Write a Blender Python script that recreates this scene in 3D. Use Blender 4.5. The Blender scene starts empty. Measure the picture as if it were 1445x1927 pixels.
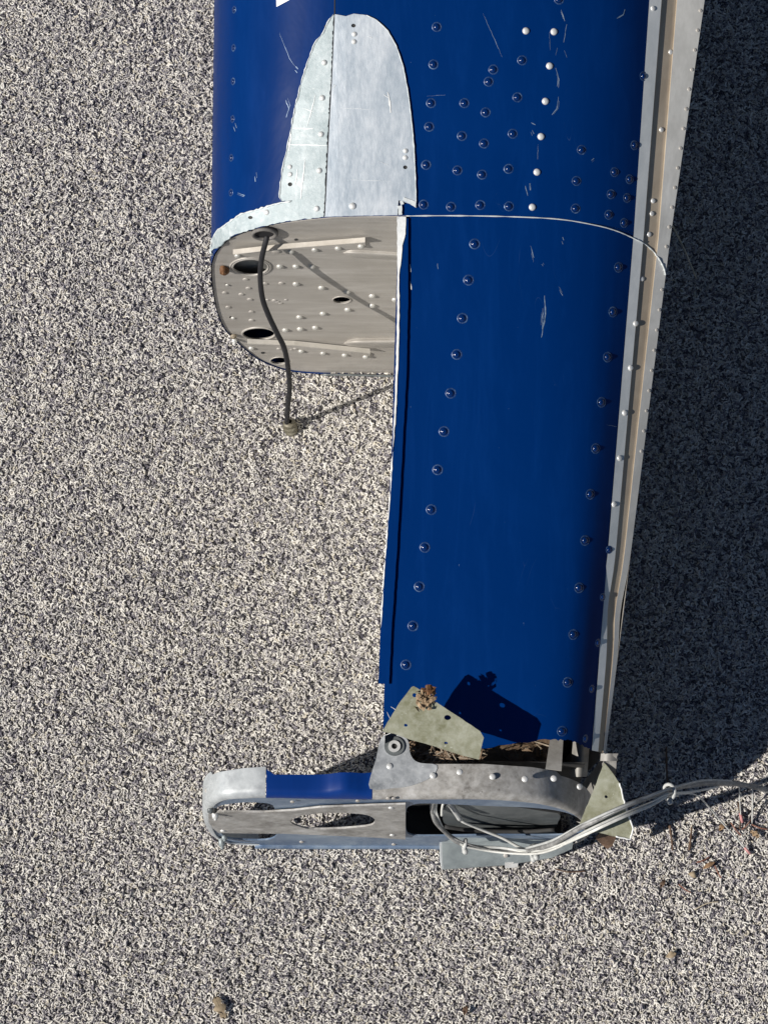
import bpy, bmesh, math, random
from mathutils import Vector, Matrix, geometry
from mathutils.bvhtree import BVHTree
random.seed(7)
S = 0.0006                      # metres per working unit
C = bpy.context.scene.collection

# ------------------------------------------------------------------ camera, sky, sun, exposure
F_PX, CU, CV = 6000.0, 722.5, 963.5
TC = math.radians(18.1)
FWD = Vector((0, math.sin(TC), -math.cos(TC))); UP = Vector((0, math.cos(TC), math.sin(TC)))
CAM = -6000.0 * FWD
cd = bpy.data.cameras.new('camera'); cam = bpy.data.objects.new('camera', cd); C.objects.link(cam)
cd.sensor_fit = 'VERTICAL'; cd.sensor_height = 24; cd.lens = 24 * F_PX / 1927.0
cd.clip_start = 0.05; cd.clip_end = 100
cam.location = CAM * S; cam.rotation_euler = (TC, 0, 0)
bpy.context.scene.camera = cam

SUN = Vector((1.0, 0.45, -0.86)).normalized()
elev = math.asin(-SUN.z)
w = bpy.data.worlds.new("World"); bpy.context.scene.world = w; w.use_nodes = True
nt = w.node_tree; bg = nt.nodes['Background']
sky = nt.nodes.new('ShaderNodeTexSky'); sky.sky_type = 'NISHITA'; sky.sun_disc = False
sky.air_density = .75; sky.dust_density = .3; sky.altitude = 1500
sky.sun_elevation = elev
sky.sun_rotation = math.atan2(-SUN.x, -SUN.y) % (2 * math.pi)
nt.links.new(sky.outputs[0], bg.inputs[0]); bg.inputs[1].default_value = 0.05
sl = bpy.data.lights.new('sun', 'SUN'); so = bpy.data.objects.new('sun', sl); C.objects.link(so)
sl.energy = 5.0; sl.angle = math.radians(0.5); sl.color = (1.0, 0.95, 0.88)
so.rotation_euler = SUN.to_track_quat('-Z', 'Y').to_euler()
so.location = (-3, -1.5, 3)
vs = bpy.context.scene.view_settings
vs.view_transform = 'Standard'; vs.look = 'None'; vs.exposure = 0.0; vs.gamma = 1.0

# ------------------------------------------------------------------ geometry helpers (working units)
def ray(u, v):
    return ((u - CU) * Vector((1, 0, 0)) - (v - CV) * UP + F_PX * FWD).normalized()
def WZ(u, v, z=0.0):
    d = ray(u, v); return CAM + d * ((z - CAM.z) / d.z)
def WY(u, v, y):
    d = ray(u, v); return CAM + d * ((y - CAM.y) / d.y)
def proj(p):
    r = p - CAM; z = r.dot(FWD)
    return CU + F_PX * r.x / z, CV - F_PX * r.dot(UP) / z

def link(o, parent=None):
    C.objects.link(o)
    if parent is not None:
        o.parent = parent
        o.matrix_parent_inverse = Matrix.Translation(-world_loc(parent))
    return o
WL = {}
def world_loc(o): return WL.get(o.name, Vector((0, 0, 0)))

def mesh_obj(name, verts, faces, mat, parent=None, smooth=False, label=None, uvs=None):
    me = bpy.data.meshes.new(name)
    me.from_pydata([tuple(Vector(v) * S) for v in verts], [], faces)
    me.materials.append(mat)
    if smooth:
        me.polygons.foreach_set('use_smooth', [True] * len(me.polygons))
    me.update()
    o = bpy.data.objects.new(name, me)
    link(o, parent); WL[o.name] = Vector((0, 0, 0))
    if label: o['label'] = label
    return o

def thing(name, label, cat, loc, group=None):
    o = bpy.data.objects.new(name, None); C.objects.link(o)
    o.empty_display_size = 0.05
    o.location = Vector(loc) * S; WL[o.name] = Vector(loc) * S
    o['label'] = label; o['category'] = cat
    if group: o['group'] = group
    return o

def inside(p, poly):
    x, y = p; r = False; n = len(poly)
    for i in range(n):
        x1, y1 = poly[i]; x2, y2 = poly[(i + 1) % n]
        if (y1 > y) != (y2 > y) and x < (x2 - x1) * (y - y1) / (y2 - y1) + x1: r = not r
    return r

def densify(poly, step, jag=0.0, closed=True):
    out = []; n = len(poly)
    for i in range(n if closed else n - 1):
        a = Vector(poly[i]); b = Vector(poly[(i + 1) % n]); k = max(1, int((b - a).length / step))
        for j in range(k):
            p = a.lerp(b, j / k)
            if jag and j: p = p + Vector((random.uniform(-jag, jag), random.uniform(-jag, jag)))
            out.append((p.x, p.y))
    if not closed: out.append(tuple(poly[-1]))
    return out

def smooth_line(pts, n=6, closed=False):
    """Catmull-Rom through pts"""
    P = [Vector(p) for p in pts]; out = []; m = len(P)
    rng = range(m if closed else m - 1)
    for i in rng:
        if closed: a, b, c, d = P[i - 1], P[i], P[(i + 1) % m], P[(i + 2) % m]
        else: a, b, c, d = P[max(i - 1, 0)], P[i], P[i + 1], P[min(i + 2, m - 1)]
        for j in range(n):
            t = j / n
            out.append(0.5 * ((2 * b) + (c - a) * t + (2 * a - 5 * b + 4 * c - d) * t * t + (3 * b - a - 3 * c + d) * t ** 3))
    if not closed: out.append(P[-1])
    return out

def triangulate(outer, holes=(), grid=0):
    V, E = [], []
    for lp in (outer,) + tuple(holes):
        s = len(V); V += [Vector(p) for p in lp]
        E += [(s + i, s + (i + 1) % len(lp)) for i in range(len(lp))]
    if grid:
        xs = [p[0] for p in outer]; ys = [p[1] for p in outer]
        y = min(ys) + grid * .5
        while y < max(ys):
            x = min(xs) + grid * .5
            while x < max(xs):
                q = (x + random.uniform(-.1, .1) * grid, y + random.uniform(-.1, .1) * grid)
                if inside(q, outer) and not any(inside(q, h) for h in holes): V.append(Vector(q))
                x += grid
            y += grid
    v2, e2, f2, *_ = geometry.delaunay_2d_cdt(V, E, [], 0, 1e-5)
    F = []
    for f in f2:
        c = sum((v2[i] for i in f), Vector((0, 0))) / len(f)
        if inside(c, outer) and not any(inside(c, h) for h in holes): F.append(tuple(f))
    return v2, F

def boundary_edges(F):
    ec = {}
    for f in F:
        for i in range(len(f)):
            a, b = f[i], f[(i + 1) % len(f)]
            ec[(a, b)] = ec.get((a, b), 0) + 1
    return [e for e in ec if (e[1], e[0]) not in ec]

def slab(name, outer, holes, fmap, bmap, mat, parent, grid=0, smooth=False, label=None, flip=False):
    """2D polygon with holes -> two mapped skins joined by a rim"""
    v2, F = triangulate(outer, holes, grid)
    n = len(v2)
    A = [fmap(v) for v in v2]; B = [bmap(v, a) for v, a in zip(v2, A)]
    # keep facing consistent: top triangles face the camera
    f0 = F[0]; nn = (A[f0[1]] - A[f0[0]]).cross(A[f0[2]] - A[f0[0]])
    if nn.dot(CAM - A[f0[0]]) < 0: F = [tuple(reversed(f)) for f in F]
    faces = list(F) + [tuple(i + n for i in reversed(f)) for f in F]
    for a, b in boundary_edges(F): faces.append((b, a, a + n, b + n))
    o = mesh_obj(name, A + B, faces, mat, parent, smooth, label)
    return o

def circle(u, v, ru, rv=None, n=24, rot=0.0):
    rv = ru if rv is None else rv; out = []
    for i in range(n):
        a = 2 * math.pi * i / n; x = ru * math.cos(a); y = rv * math.sin(a)
        out.append((u + x * math.cos(rot) - y * math.sin(rot), v + x * math.sin(rot) + y * math.cos(rot)))
    return out

def rag(r, amt=.45):
    sd = random.uniform(0, 99)
    return lambda t_: r * (1 + amt * math.sin(t_ * 211 + sd) * math.sin(t_ * 97 + sd * 2) + amt * .5 * math.sin(t_ * 613))
def tube(name, pts, r, mat, parent=None, n=8, label=None, sm=5, cap=True):
    P = smooth_line(pts, sm) if len(pts) > 2 else [Vector(p) for p in pts]
    V, Fc = [], []; prev = None
    for i, p in enumerate(P):
        t = (P[min(i + 1, len(P) - 1)] - P[max(i - 1, 0)]).normalized()
        if prev is None: prev = t.orthogonal().normalized()
        prev = (prev - t * prev.dot(t)).normalized(); b = t.cross(prev)
        rr = r(i / (len(P) - 1)) if callable(r) else r
        for k in range(n):
            a = 2 * math.pi * k / n
            V.append(p + (prev * math.cos(a) + b * math.sin(a)) * rr)
    for i in range(len(P) - 1):
        for k in range(n):
            Fc.append((i * n + k, i * n + (k + 1) % n, (i + 1) * n + (k + 1) % n, (i + 1) * n + k))
    if cap: Fc.append(tuple(reversed(range(n)))); Fc.append(tuple(range(len(V) - n, len(V))))
    return mesh_obj(name, V, Fc, mat, parent, True, label)

def lathe_mesh(name, prof, mat, n=16):
    V, Fc = [], []
    for r, z in prof:
        for k in range(n):
            a = 2 * math.pi * k / n; V.append(Vector((r * math.cos(a), r * math.sin(a), z)) * S)
    m = len(prof)
    for i in range(m - 1):
        for k in range(n):
            Fc.append((i * n + k, i * n + (k + 1) % n, (i + 1) * n + (k + 1) % n, (i + 1) * n + k))
    if prof[-1][0] > 0: Fc.append(tuple((m - 1) * n + k for k in range(n)))
    me = bpy.data.meshes.new(name); me.from_pydata([tuple(v) for v in V], [], Fc); me.materials.append(mat)
    me.polygons.foreach_set('use_smooth', [True] * len(me.polygons)); me.update()
    return me

def place(me, name, p, nrm, parent, sc=1.0, spin=None, label=None):
    o = bpy.data.objects.new(name, me)
    q = nrm.to_track_quat('Z', 'Y')
    o.rotation_mode = 'QUATERNION'; o.rotation_quaternion = q
    o.location = p * S; o.scale = (sc,) * 3
    link(o, parent)
    if label: o['label'] = label
    return o

# ------------------------------------------------------------------ materials
def newmat(name):
    m = bpy.data.materials.new(name); m.use_nodes = True
    return m, m.node_tree, m.node_tree.nodes['Principled BSDF']
def N(t, kind, **kw):
    n = t.nodes.new(kind)
    for k, v in kw.items():
        if k in n.inputs: n.inputs[k].default_value = v
        else: setattr(n, k, v)
    return n
def coords(t, sx=1, sy=1, sz=1):
    g = N(t, 'ShaderNodeNewGeometry'); mp = N(t, 'ShaderNodeMapping'); mp.inputs['Scale'].default_value = (sx, sy, sz)
    t.links.new(g.outputs['Position'], mp.inputs['Vector']); return mp.outputs[0]
def noise(t, vec, scale, detail=4, rough=.6, dist=0):
    n = N(t, 'ShaderNodeTexNoise'); n.inputs['Scale'].default_value = scale; n.inputs['Detail'].default_value = detail
    n.inputs['Roughness'].default_value = rough; n.inputs['Distortion'].default_value = dist
    t.links.new(vec, n.inputs['Vector']); return n.outputs['Fac']
def ramp(t, fac, stops, interp='LINEAR'):
    r = N(t, 'ShaderNodeValToRGB'); cr = r.color_ramp; cr.interpolation = interp
    while len(cr.elements) < len(stops): cr.elements.new(.5)
    for e, (p, c) in zip(cr.elements, stops):
        e.position = p; e.color = (*c, 1) if isinstance(c, tuple) else (c, c, c, 1)
    t.links.new(fac, r.inputs[0]); return r.outputs[0]
def mixc(t, fac, a, b, mode='MIX'):
    m = N(t, 'ShaderNodeMix', data_type='RGBA', blend_type=mode)
    for s, x in ((m.inputs[0], fac), (m.inputs[6], a), (m.inputs[7], b)):
        if isinstance(x, (int, float)): s.default_value = x
        elif isinstance(x, tuple): s.default_value = (*x, 1)
        else: t.links.new(x, s)
    return m.outputs[2]
def bump(t, bsdf, h, strength, dist=0.001):
    b = N(t, 'ShaderNodeBump'); b.inputs['Strength'].default_value = strength; b.inputs['Distance'].default_value = dist
    t.links.new(h, b.inputs['Height']); t.links.new(b.outputs[0], bsdf.inputs['Normal'])

def metal(name, c1, c2, c3, metallic=.6, r=(.35, .6), stretch=(1, 1, 1), scale=14, bmp=.15, fleck=None):
    m, t, b = newmat(name)
    v = coords(t, *stretch)
    n1 = noise(t, v, scale, 6, .65, .4); n2 = noise(t, v, scale * 7, 5, .7); n3 = noise(t, coords(t), scale * 1.7, 3, .6)
    col = ramp(t, n1, [(.3, c1), (.55, c2), (.72, c3)])
    col = mixc(t, ramp(t, n2, [(.42, 0.0), (.7, .45)]), col, c3)
    col = mixc(t, ramp(t, n3, [(.5, 0.0), (.75, .5)]), col, c1)
    if fleck:
        n4 = noise(t, coords(t), scale * 9, 3, .7)
        col = mixc(t, ramp(t, n4, [(.66, 0.0), (.72, .8)]), col, fleck)
    t.links.new(col, b.inputs['Base Color'])
    b.inputs['Metallic'].default_value = metallic
    t.links.new(ramp(t, n2, [(.3, r[0]), (.7, r[1])]), b.inputs['Roughness'])
    bump(t, b, n2, bmp, .0006)
    return m

def paint(name, base, wear=True):
    m, t, b = newmat(name)
    v = coords(t, 9, 1.1, 1.1)
    n1 = noise(t, v, 5, 7, .75, .5)
    n2 = noise(t, coords(t), 3.5, 5, .6, 1.2)
    n3 = noise(t, coords(t), 160, 3, .7)
    lt = tuple(min(1, c * 1.45 + a) for c, a in zip(base, (.002, .006, .01)))
    col = mixc(t, ramp(t, n1, [(.48, 0.0), (.8, .45)]), base, lt)
    col = mixc(t, ramp(t, n2, [(.5, 0.0), (.8, .3)]), col, lt)
    # fine random hair scratches
    w_ = N(t, 'ShaderNodeTexVoronoi', feature='DISTANCE_TO_EDGE'); w_.inputs['Scale'].default_value = 9
    mp = coords(t, 3.0, 1, 1)
    nz = N(t, 'ShaderNodeTexNoise'); nz.inputs['Scale'].default_value = 4
    t.links.new(mp, nz.inputs['Vector'])
    mv = N(t, 'ShaderNodeMix', data_type='VECTOR'); mv.inputs[0].default_value = .5
    t.links.new(mp, mv.inputs[4]); t.links.new(nz.outputs['Color'], mv.inputs[5]); t.links.new(mv.outputs[1], w_.inputs['Vector'])
    sc = ramp(t, w_.outputs['Distance'], [(.0, 1.0), (.004, 0.0)])
    msk = ramp(t, noise(t, coords(t), 14, 3, .6), [(.6, 0.0), (.7, .16)])
    f = mixc(t, 1.0, sc, msk, 'MULTIPLY')
    col = mixc(t, f, col, (.12, .2, .35))
    # small chips
    chip = ramp(t, n3, [(.745, 0.0), (.77, .6)])
    col = mixc(t, chip, col, (.12, .2, .32))
    t.links.new(col, b.inputs['Base Color'])
    t.links.new(ramp(t, n1, [(.3, .30), (.8, .42)]), b.inputs['Roughness'])
    b.inputs['Specular IOR Level'].default_value = .05
    dn = noise(t, coords(t), 11, 2, .4)
    hh = mixc(t, .5, n2, dn)
    bump(t, b, hh, .3, .006)
    return m

BLUE = (.0, .0225, .126)
M_blue = paint('blue_paint', BLUE)
M_bare = metal('bare_aluminium', (.34, .41, .48), (.50, .56, .62), (.74, .78, .82), .2, (.36, .5), (2.4, .8, 1), 12, .4)
M_etch = metal('etched_aluminium', (.29, .36, .38), (.44, .51, .53), (.70, .75, .76), .08, (.5, .65), (1, 1, 1), 34, .7, (.68, .72, .71))
M_etch2 = metal('torn_paint_edge', (.5, .54, .55), (.66, .7, .7), (.85, .87, .86), .1, (.4, .6), (1, 1, 1), 60, .3)
M_rib = metal('rib_aluminium', (.36, .335, .30), (.46, .435, .40), (.57, .545, .51), .2, (.4, .6), (.6, 1, 5), 12, .25)
M_strip = metal('strip_aluminium', (.50, .54, .55), (.62, .65, .66), (.74, .76, .76), .25, (.35, .5), (1, .3, 1), 14, .1)
M_lip = metal('dull_lip_aluminium', (.42, .42, .40), (.54, .54, .52), (.68, .68, .66), .15, (.45, .6), (1, .3, 1), 14, .1)
M_tan = metal('warm_reflection_aluminium', (.34, .28, .21), (.43, .36, .275), (.54, .47, .37), .2, (.45, .6), (1, .3, 1), 12, .1)  # tan stands in for warm ground reflection, painted into the strip colour
M_endrib = metal('weathered_rib_aluminium', (.17, .16, .145), (.44, .425, .40), (.68, .68, .67), .15, (.5, .65), (1, 1, 1), 26, .6, (.10, .085, .07))
M_lug = metal('grey_blue_worn_aluminium', (.2, .215, .23), (.40, .42, .44), (.62, .64, .65), .15, (.5, .65), (1, 1, 1), 28, .4, (.7, .72, .72))
M_glossblue = paint('brightened_gloss_blue', (.0, .03, .19))  # blue lifted to paint in a bright glow; gloss comes from the coat
M_glossblue.node_tree.nodes['Principled BSDF'].inputs['Coat Weight'].default_value = 1.0
M_glossblue.node_tree.nodes['Principled BSDF'].inputs['Coat Roughness'].default_value = .38
M_ring = metal('worn_blue_ring', (.001, .021, .115), (.008, .04, .14), (.16, .26, .40), .15, (.3, .45), (1, 1, 1), 120, .1)
M_head = paint('rivet_head_paint', (.0, .017, .10))
M_head.node_tree.nodes['Principled BSDF'].inputs['Coat Weight'].default_value = 1.0
M_head.node_tree.nodes['Principled BSDF'].inputs['Coat Roughness'].default_value = .16
M_lit2 = metal('pale_twigs', (.22, .17, .12), (.38, .32, .24), (.55, .5, .42), 0, (.6, .8), (1, 1, 1), 45, .4)
M_over = metal('overspray_aluminium', (.08, .14, .26), (.22, .30, .42), (.42, .50, .58), .35, (.35, .5), (1, 1, 1), 11, .2)
M_dark = metal('dark_grey_sheet', (.09, .10, .105), (.14, .155, .16), (.25, .27, .27), .2, (.4, .6), (1, 1, 1), 16, .2)
M_zinc = metal('grey_channel_metal', (.20, .23, .24), (.30, .34, .35), (.45, .50, .50), .3, (.4, .6), (1, 1, 1), 14, .2)
M_green = metal('zinc_chromate_green', (.17, .17, .095), (.32, .325, .24), (.46, .47, .40), .08, (.45, .65), (1, 1, 1), 24, .5, (.55, .57, .5))
M_brass = metal('rusty_brown', (.10, .04, .015), (.20, .09, .035), (.34, .2, .1), .1, (.6, .8), (1, 1, 1), 90, .5)
M_wrv = metal('dull_rivet', (.42, .41, .38), (.55, .54, .5), (.7, .69, .66), .3, (.35, .5), (1, 1, 1), 60, .1)
M_rivet = metal('rivet_aluminium', (.6, .6, .58), (.78, .78, .76), (.9, .9, .88), .35, (.3, .5), (1, 1, 1), 60, .1)
M_white = metal('bare_white_edge', (.7, .72, .72), (.85, .86, .85), (.95, .95, .93), .1, (.4, .6), (1, 1, 1), 60, .3)
M_black = metal('black_rubber', (.009, .009, .011), (.014, .014, .017), (.028, .028, .032), 0, (.6, .75), (1, 1, 1), 80, .2)
M_hole = metal('black_metal_and_shade', (.02, .02, .02), (.03, .03, .03), (.05, .05, .05), 0, (.7, .9), (1, 1, 1), 20, .1)  # near-black paints the shade of holes and interiors; also seams and dark fittings
M_cable = metal('grey_braided_sleeve', (.12, .12, .12), (.27, .27, .265), (.5, .5, .48), .1, (.45, .6), (1, 1, 1), 120, .6)
M_wire = metal('white_wire', (.5, .5, .47), (.66, .66, .62), (.8, .8, .77), 0, (.35, .5), (1, 1, 1), 70, .1)
M_tie = metal('cable_tie_grey', (.35, .36, .35), (.5, .51, .5), (.65, .66, .64), 0, (.4, .6), (1, 1, 1), 50, .1)
M_pink = metal('faded_red_tip', (.5, .2, .2), (.6, .28, .27), (.7, .4, .38), 0, (.5, .7), (1, 1, 1), 70, .1)
M_leaf = metal('dry_leaf', (.13, .07, .035), (.28, .17, .09), (.45, .31, .18), 0, (.6, .8), (1, 1, 1), 50, .4)
M_tanleaf = metal('tan_leaf', (.22, .16, .1), (.33, .26, .17), (.45, .37, .26), 0, (.6, .8), (1, 1, 1), 50, .4)
M_straw = metal('straw', (.4, .34, .24), (.55, .48, .36), (.7, .62, .5), 0, (.6, .8), (1, 1, 1), 60, .2)
M_twig = metal('brown_twig', (.05, .03, .02), (.11, .065, .04), (.2, .13, .09), 0, (.6, .8), (1, 1, 1), 60, .2)
M_int = metal('interior_aluminium', (.25, .25, .24), (.4, .4, .38), (.55, .55, .52), .3, (.4, .6), (1, 1, 1), 16, .2)

# ------------------------------------------------------------------ the carpet
def carpet():
    m, t, b = newmat('carpet_backing')
    n = noise(t, coords(t), 500, 2, .5)
    t.links.new(ramp(t, n, [(.35, (.09, .085, .09)), (.65, (.28, .265, .25))]), b.inputs['Base Color'])
    b.inputs['Roughness'].default_value = .95
    X, Y = 6000, 6000
    g = mesh_obj('carpet', [(-X, -Y, 0), (X, -Y, 0), (X, Y, 0), (-X, Y, 0)], [(0, 1, 2, 3)], m)
    g['kind'] = 'structure'
    # yarn tufts
    y, t, b = newmat('carpet_yarn')
    oi = N(t, 'ShaderNodeObjectInfo')
    col = ramp(t, oi.outputs['Random'], [(0, (.075, .07, .09)), (.08, (.22, .205, .23)), (.20, (.40, .38, .385)), (.40, (.60, .57, .53)),
                                         (.58, (.72, .69, .635)), (.76, (.62, .57, .47)), (.81, (.82, .79, .73))], 'CONSTANT')
    big = noise(t, coords(t), 22, 3, .6)
    col = mixc(t, ramp(t, big, [(.35, .12), (.7, 0.0)]), col, (.12, .12, .13))
    t.links.new(col, b.inputs['Base Color']); b.inputs['Roughness'].default_value = .85
    b.inputs['Specular IOR Level'].default_value = .2
    me = bpy.data.meshes.new('carpet_pile')
    x0, x1, y0, y1 = -1250 * S, 1350 * S, -1500 * S, 1400 * S
    me.from_pydata([(x0, y0, 0), (x1, y0, 0), (x1, y1, 0), (x0, y1, 0)], [], [(0, 1, 2, 3)]); me.update()
    me.materials.append(y)
    o = bpy.data.objects.new('carpet_pile', me); C.objects.link(o)
    o['kind'] = 'stuff'; o['label'] = 'short curly grey and cream carpet pile under the blue wing section'; o['category'] = 'carpet pile'
    o.location.z = 0.5 * S
    ng = bpy.data.node_groups.new('pile', 'GeometryNodeTree')
    ng.interface.new_socket('Geometry', in_out='INPUT', socket_type='NodeSocketGeometry')
    ng.interface.new_socket('Geometry', in_out='OUTPUT', socket_type='NodeSocketGeometry')
    n_in = ng.nodes.new('NodeGroupInput'); n_out = ng.nodes.new('NodeGroupOutput'); L = ng.links.new
    dp = ng.nodes.new('GeometryNodeDistributePointsOnFaces'); dp.inputs['Density'].default_value = .080 / (S * S)
    L(n_in.outputs[0], dp.inputs['Mesh'])
    jn = ng.nodes.new('GeometryNodeJoinGeometry')
    for k, (rad, sw, th) in enumerate([(3.2, 150, 1.25), (2.4, 230, 1.15), (4.4, 120, 1.3), (2.8, 190, 1.4), (5.8, 85, 1.15)]):
        arc = ng.nodes.new('GeometryNodeCurveArc'); arc.inputs['Resolution'].default_value = 7
        arc.inputs['Radius'].default_value = rad * S; arc.inputs['Sweep Angle'].default_value = math.radians(sw)
        cc = ng.nodes.new('GeometryNodeCurvePrimitiveCircle'); cc.inputs['Resolution'].default_value = 5; cc.inputs['Radius'].default_value = th * S
        cm = ng.nodes.new('GeometryNodeCurveToMesh'); L(arc.outputs[0], cm.inputs[0]); L(cc.outputs[0], cm.inputs[1])
        cm.inputs['Fill Caps'].default_value = True
        ss = ng.nodes.new('GeometryNodeSetShadeSmooth'); L(cm.outputs[0], ss.inputs[0])
        sm = ng.nodes.new('GeometryNodeSetMaterial'); sm.inputs['Material'].default_value = y; L(ss.outputs[0], sm.inputs[0])
        gi = ng.nodes.new('GeometryNodeGeometryToInstance'); L(sm.outputs[0], gi.inputs[0]); L(gi.outputs[0], jn.inputs[0])
    ip = ng.nodes.new('GeometryNodeInstanceOnPoints'); ip.inputs['Pick Instance'].default_value = True
    L(dp.outputs['Points'], ip.inputs['Points']); L(jn.outputs[0], ip.inputs['Instance'])
    rv = ng.nodes.new('FunctionNodeRandomValue'); rv.data_type = 'FLOAT_VECTOR'
    rv.inputs[0].default_value = (-.6, -.6, 0); rv.inputs[1].default_value = (.6, .6, 6.283)
    L(rv.outputs[0], ip.inputs['Rotation'])
    rs = ng.nodes.new('FunctionNodeRandomValue'); rs.data_type = 'FLOAT'
    rs.inputs[2].default_value = .75; rs.inputs[3].default_value = 1.3; rs.inputs['Seed'].default_value = 3
    L(rs.outputs[1], ip.inputs['Scale'])
    rz = ng.nodes.new('FunctionNodeRandomValue'); rz.data_type = 'FLOAT_VECTOR'
    rz.inputs[0].default_value = (0, 0, 0); rz.inputs[1].default_value = (0, 0, 3.6 * S); rz.inputs['Seed'].default_value = 9
    sp = ng.nodes.new('GeometryNodeSetPosition'); L(dp.outputs['Points'], sp.inputs[0]); L(rz.outputs[0], sp.inputs['Offset'])
    L(sp.outputs[0], ip.inputs['Points']); L(ip.outputs[0], n_out.inputs[0])
    md = o.modifiers.new('pile', 'NODES'); md.node_group = ng
carpet()

# ------------------------------------------------------------------ stations of the wing section
YN = WZ(675, 706, 0).y                 # the open inboard rib
YT = WZ(700, 1597, 0).y                # the end rib
HN = WY(700, 407, YN).z
HT = WY(700, 1503, YT).z
SL = (HN - HT) / (YN - YT)
print('YN', YN, 'YT', YT, 'HN', HN, 'HT', HT, 'slope', SL)
def Ptop(u, v):
    d = ray(u, v); k = (HN + SL * (CAM.y - YN) - CAM.z) / (d.z - SL * d.y); return CAM + d * k
YS = Ptop(900, 1395).y
YF = YN + 900

wing = thing('wing_section', 'royal blue aircraft wing section with torn end, lying on grey carpet', 'wing section',
             (80, (YN + YT) / 2, 0))

# notch profile, clockwise from bottom centre-left round to right  (u, v, slope of its generator upward)
left = [(745, 706), (612, 704), (543, 698), (496, 682), (467, 663), (438, 637), (421, 617), (408, 585), (400, 544), (397, 509),
        (399, 492), (409, 470), (438, 445), (490, 428), (543, 417), (612, 409.5), (680, 407)]
right = [(750, 406), (850, 405.5), (950, 407), (1050, 412.5), (1120, 421), (1160, 429), (1192, 438)]
tipr = [(720, 1395), (805, 1395), (890, 1395), (985, 1396), (1045, 1398), (1080, 1402.5), (1113, 1412)]
A0, A1, A2, A3 = (1192, 438), (1210.5, 441.7), (1238.5, 448), (1260, 452)
T0, T1, T2, T3 = (1113, 1412), (1125, 1414.5), (1134, 1417), (1139, 1418.5)
def slope_at(u):
    k = [(397, -.013), (750, -.033), (1192, -.0667), (1210, -.076), (1238.5, -.078), (1260, -.144)]
    if u <= k[0][0]: return k[0][1]
    for (a, x), (b, y) in zip(k, k[1:]):
        if u <= b: return x + (y - x) * (u - a) / (b - a)
    return k[-1][1]
KF = (HN + SL * (YF - YN)) / HN
def far_of(u, v):
    p = WY(u, v, YN); z = p.z * KF
    _, vf = proj(Vector((0, YF, z)))
    uf = u + slope_at(u) * (vf - v)
    q = Vector((0, YF, z)); dep = (q - CAM).dot(FWD)
    return Vector(((uf - CU) * dep / F_PX, YF, z))
def loft(name, rows, mat, parent, smooth=True, label=None, close=False):
    V = [p for r in rows for p in r]; n = len(rows[0]); Fc = []
    for i in range(len(rows) - 1):
        for j in range(n - 1):
            Fc.append((i * n + j, i * n + j + 1, (i + 1) * n + j + 1, (i + 1) * n + j))
    return mesh_obj(name, V, Fc, mat, parent, smooth, label), V, Fc

def rows_up(prof, ny=26, off=0.0):
    near = [WY(u, v, YN) for u, v in prof]; far = [far_of(u, v) for u, v in prof]
    return [[a.lerp(b, i / ny) for a, b in zip(near, far)] for i in range(ny + 1)]
sm = lambda pts, n: [tuple(p) for p in smooth_line(pts, n)]
profU = sm(left + right, 5)
upper, VU, FU = loft('upper_skin', rows_up(profU), M_blue, wing, label='glossy royal blue main skin panel with bare patch')
SINK = [0, -4.5, -4.5, -4, -3, 0]
def strip_up(name, a, b, mat, label=None, nseg=3, sink=0):
    pr = [(a[0] + (b[0] - a[0]) * k / nseg, a[1] + (b[1] - a[1]) * k / nseg) for k in range(nseg + 1)]
    if sink: pr = [(a[0] + (b[0] - a[0]) * k, a[1] + (b[1] - a[1]) * k) for k in (0, .04, .35, .8, .96, 1)]
    R = rows_up(pr)
    if sink: R = [[p + Vector((0, 0, SINK[j])) for j, p in enumerate(r)] for r in R]
    return loft(name, R, mat, wing, False, label)
s1, V1, F1 = strip_up('edge_flange', A0, A1, M_strip)
s2, V2, F2 = strip_up('edge_channel', A1, A2, M_tan, nseg=5, sink=1)
s3, V3, F3 = strip_up('lower_lip', A2, A3, M_lip)
# hidden right side and underside of the body
def back_side(name, n3, f3, nb, fb, mat):
    V = [n3, f3, fb, nb]; return mesh_obj(name, V, [(0, 1, 2, 3)], mat, wing)
n3, f3 = WY(*A3, YN), far_of(*A3)
nb, fb = Vector((n3.x - 90, YN, 10)), Vector((f3.x - 90, YF, 10))
back_side('rear_spar', n3, f3, nb, fb, M_rib)
bl, bf = WY(745, 706, YN), far_of(745, 706)
mesh_obj('bottom_skin', [Vector((bl.x, YN, 10)), nb, fb, Vector((bf.x, YF, 10))], [(0, 1, 2, 3)], M_blue, wing)

# lower, narrower box
def rows_dn(pn, pt, ny=40, drop=1.5, tend=None):
    near = [WY(u, v, YN) for u, v in pn]; tip = [WY(u, v, YS) for u, v in pt]
    rows = []
    for i in range(ny + 1):
        r = []
        for j, (a, b) in enumerate(zip(near, tip)):
            te = tend(pt[j][0]) if tend else 1.0
            q = a.lerp(b, te * i / ny); r.append(q - Vector((0, 0, drop)))
        rows.append(r)
    return rows
pn = [tuple(p) for p in smooth_line(right, 10)]; pt = [tuple(p) for p in smooth_line(tipr, 10)]
edge_v = [(700, 1376), (725, 1378), (770, 1386), (830, 1397), (880, 1404), (905, 1407), (915, 1409), (935, 1403), (960, 1399), (985, 1396), (1010, 1392), (1035, 1394), (1050, 1396),
          (1070, 1397), (1085, 1401), (1100, 1407), (1113, 1412), (1140, 1416)]
def te(u):
    for (a, x), (b, y) in zip(edge_v, edge_v[1:]):
        if a <= u <= b:
            v = x + (y - x) * (u - a) / (b - a) + math.sin(u * .9) * 1.2 + math.sin(u * 2.3) * .8; break
    base = 1395 if u < 1000 else 1395 + max(0, (u - 1000)) * .15
    return 1 + (v - base) / 985
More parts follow.
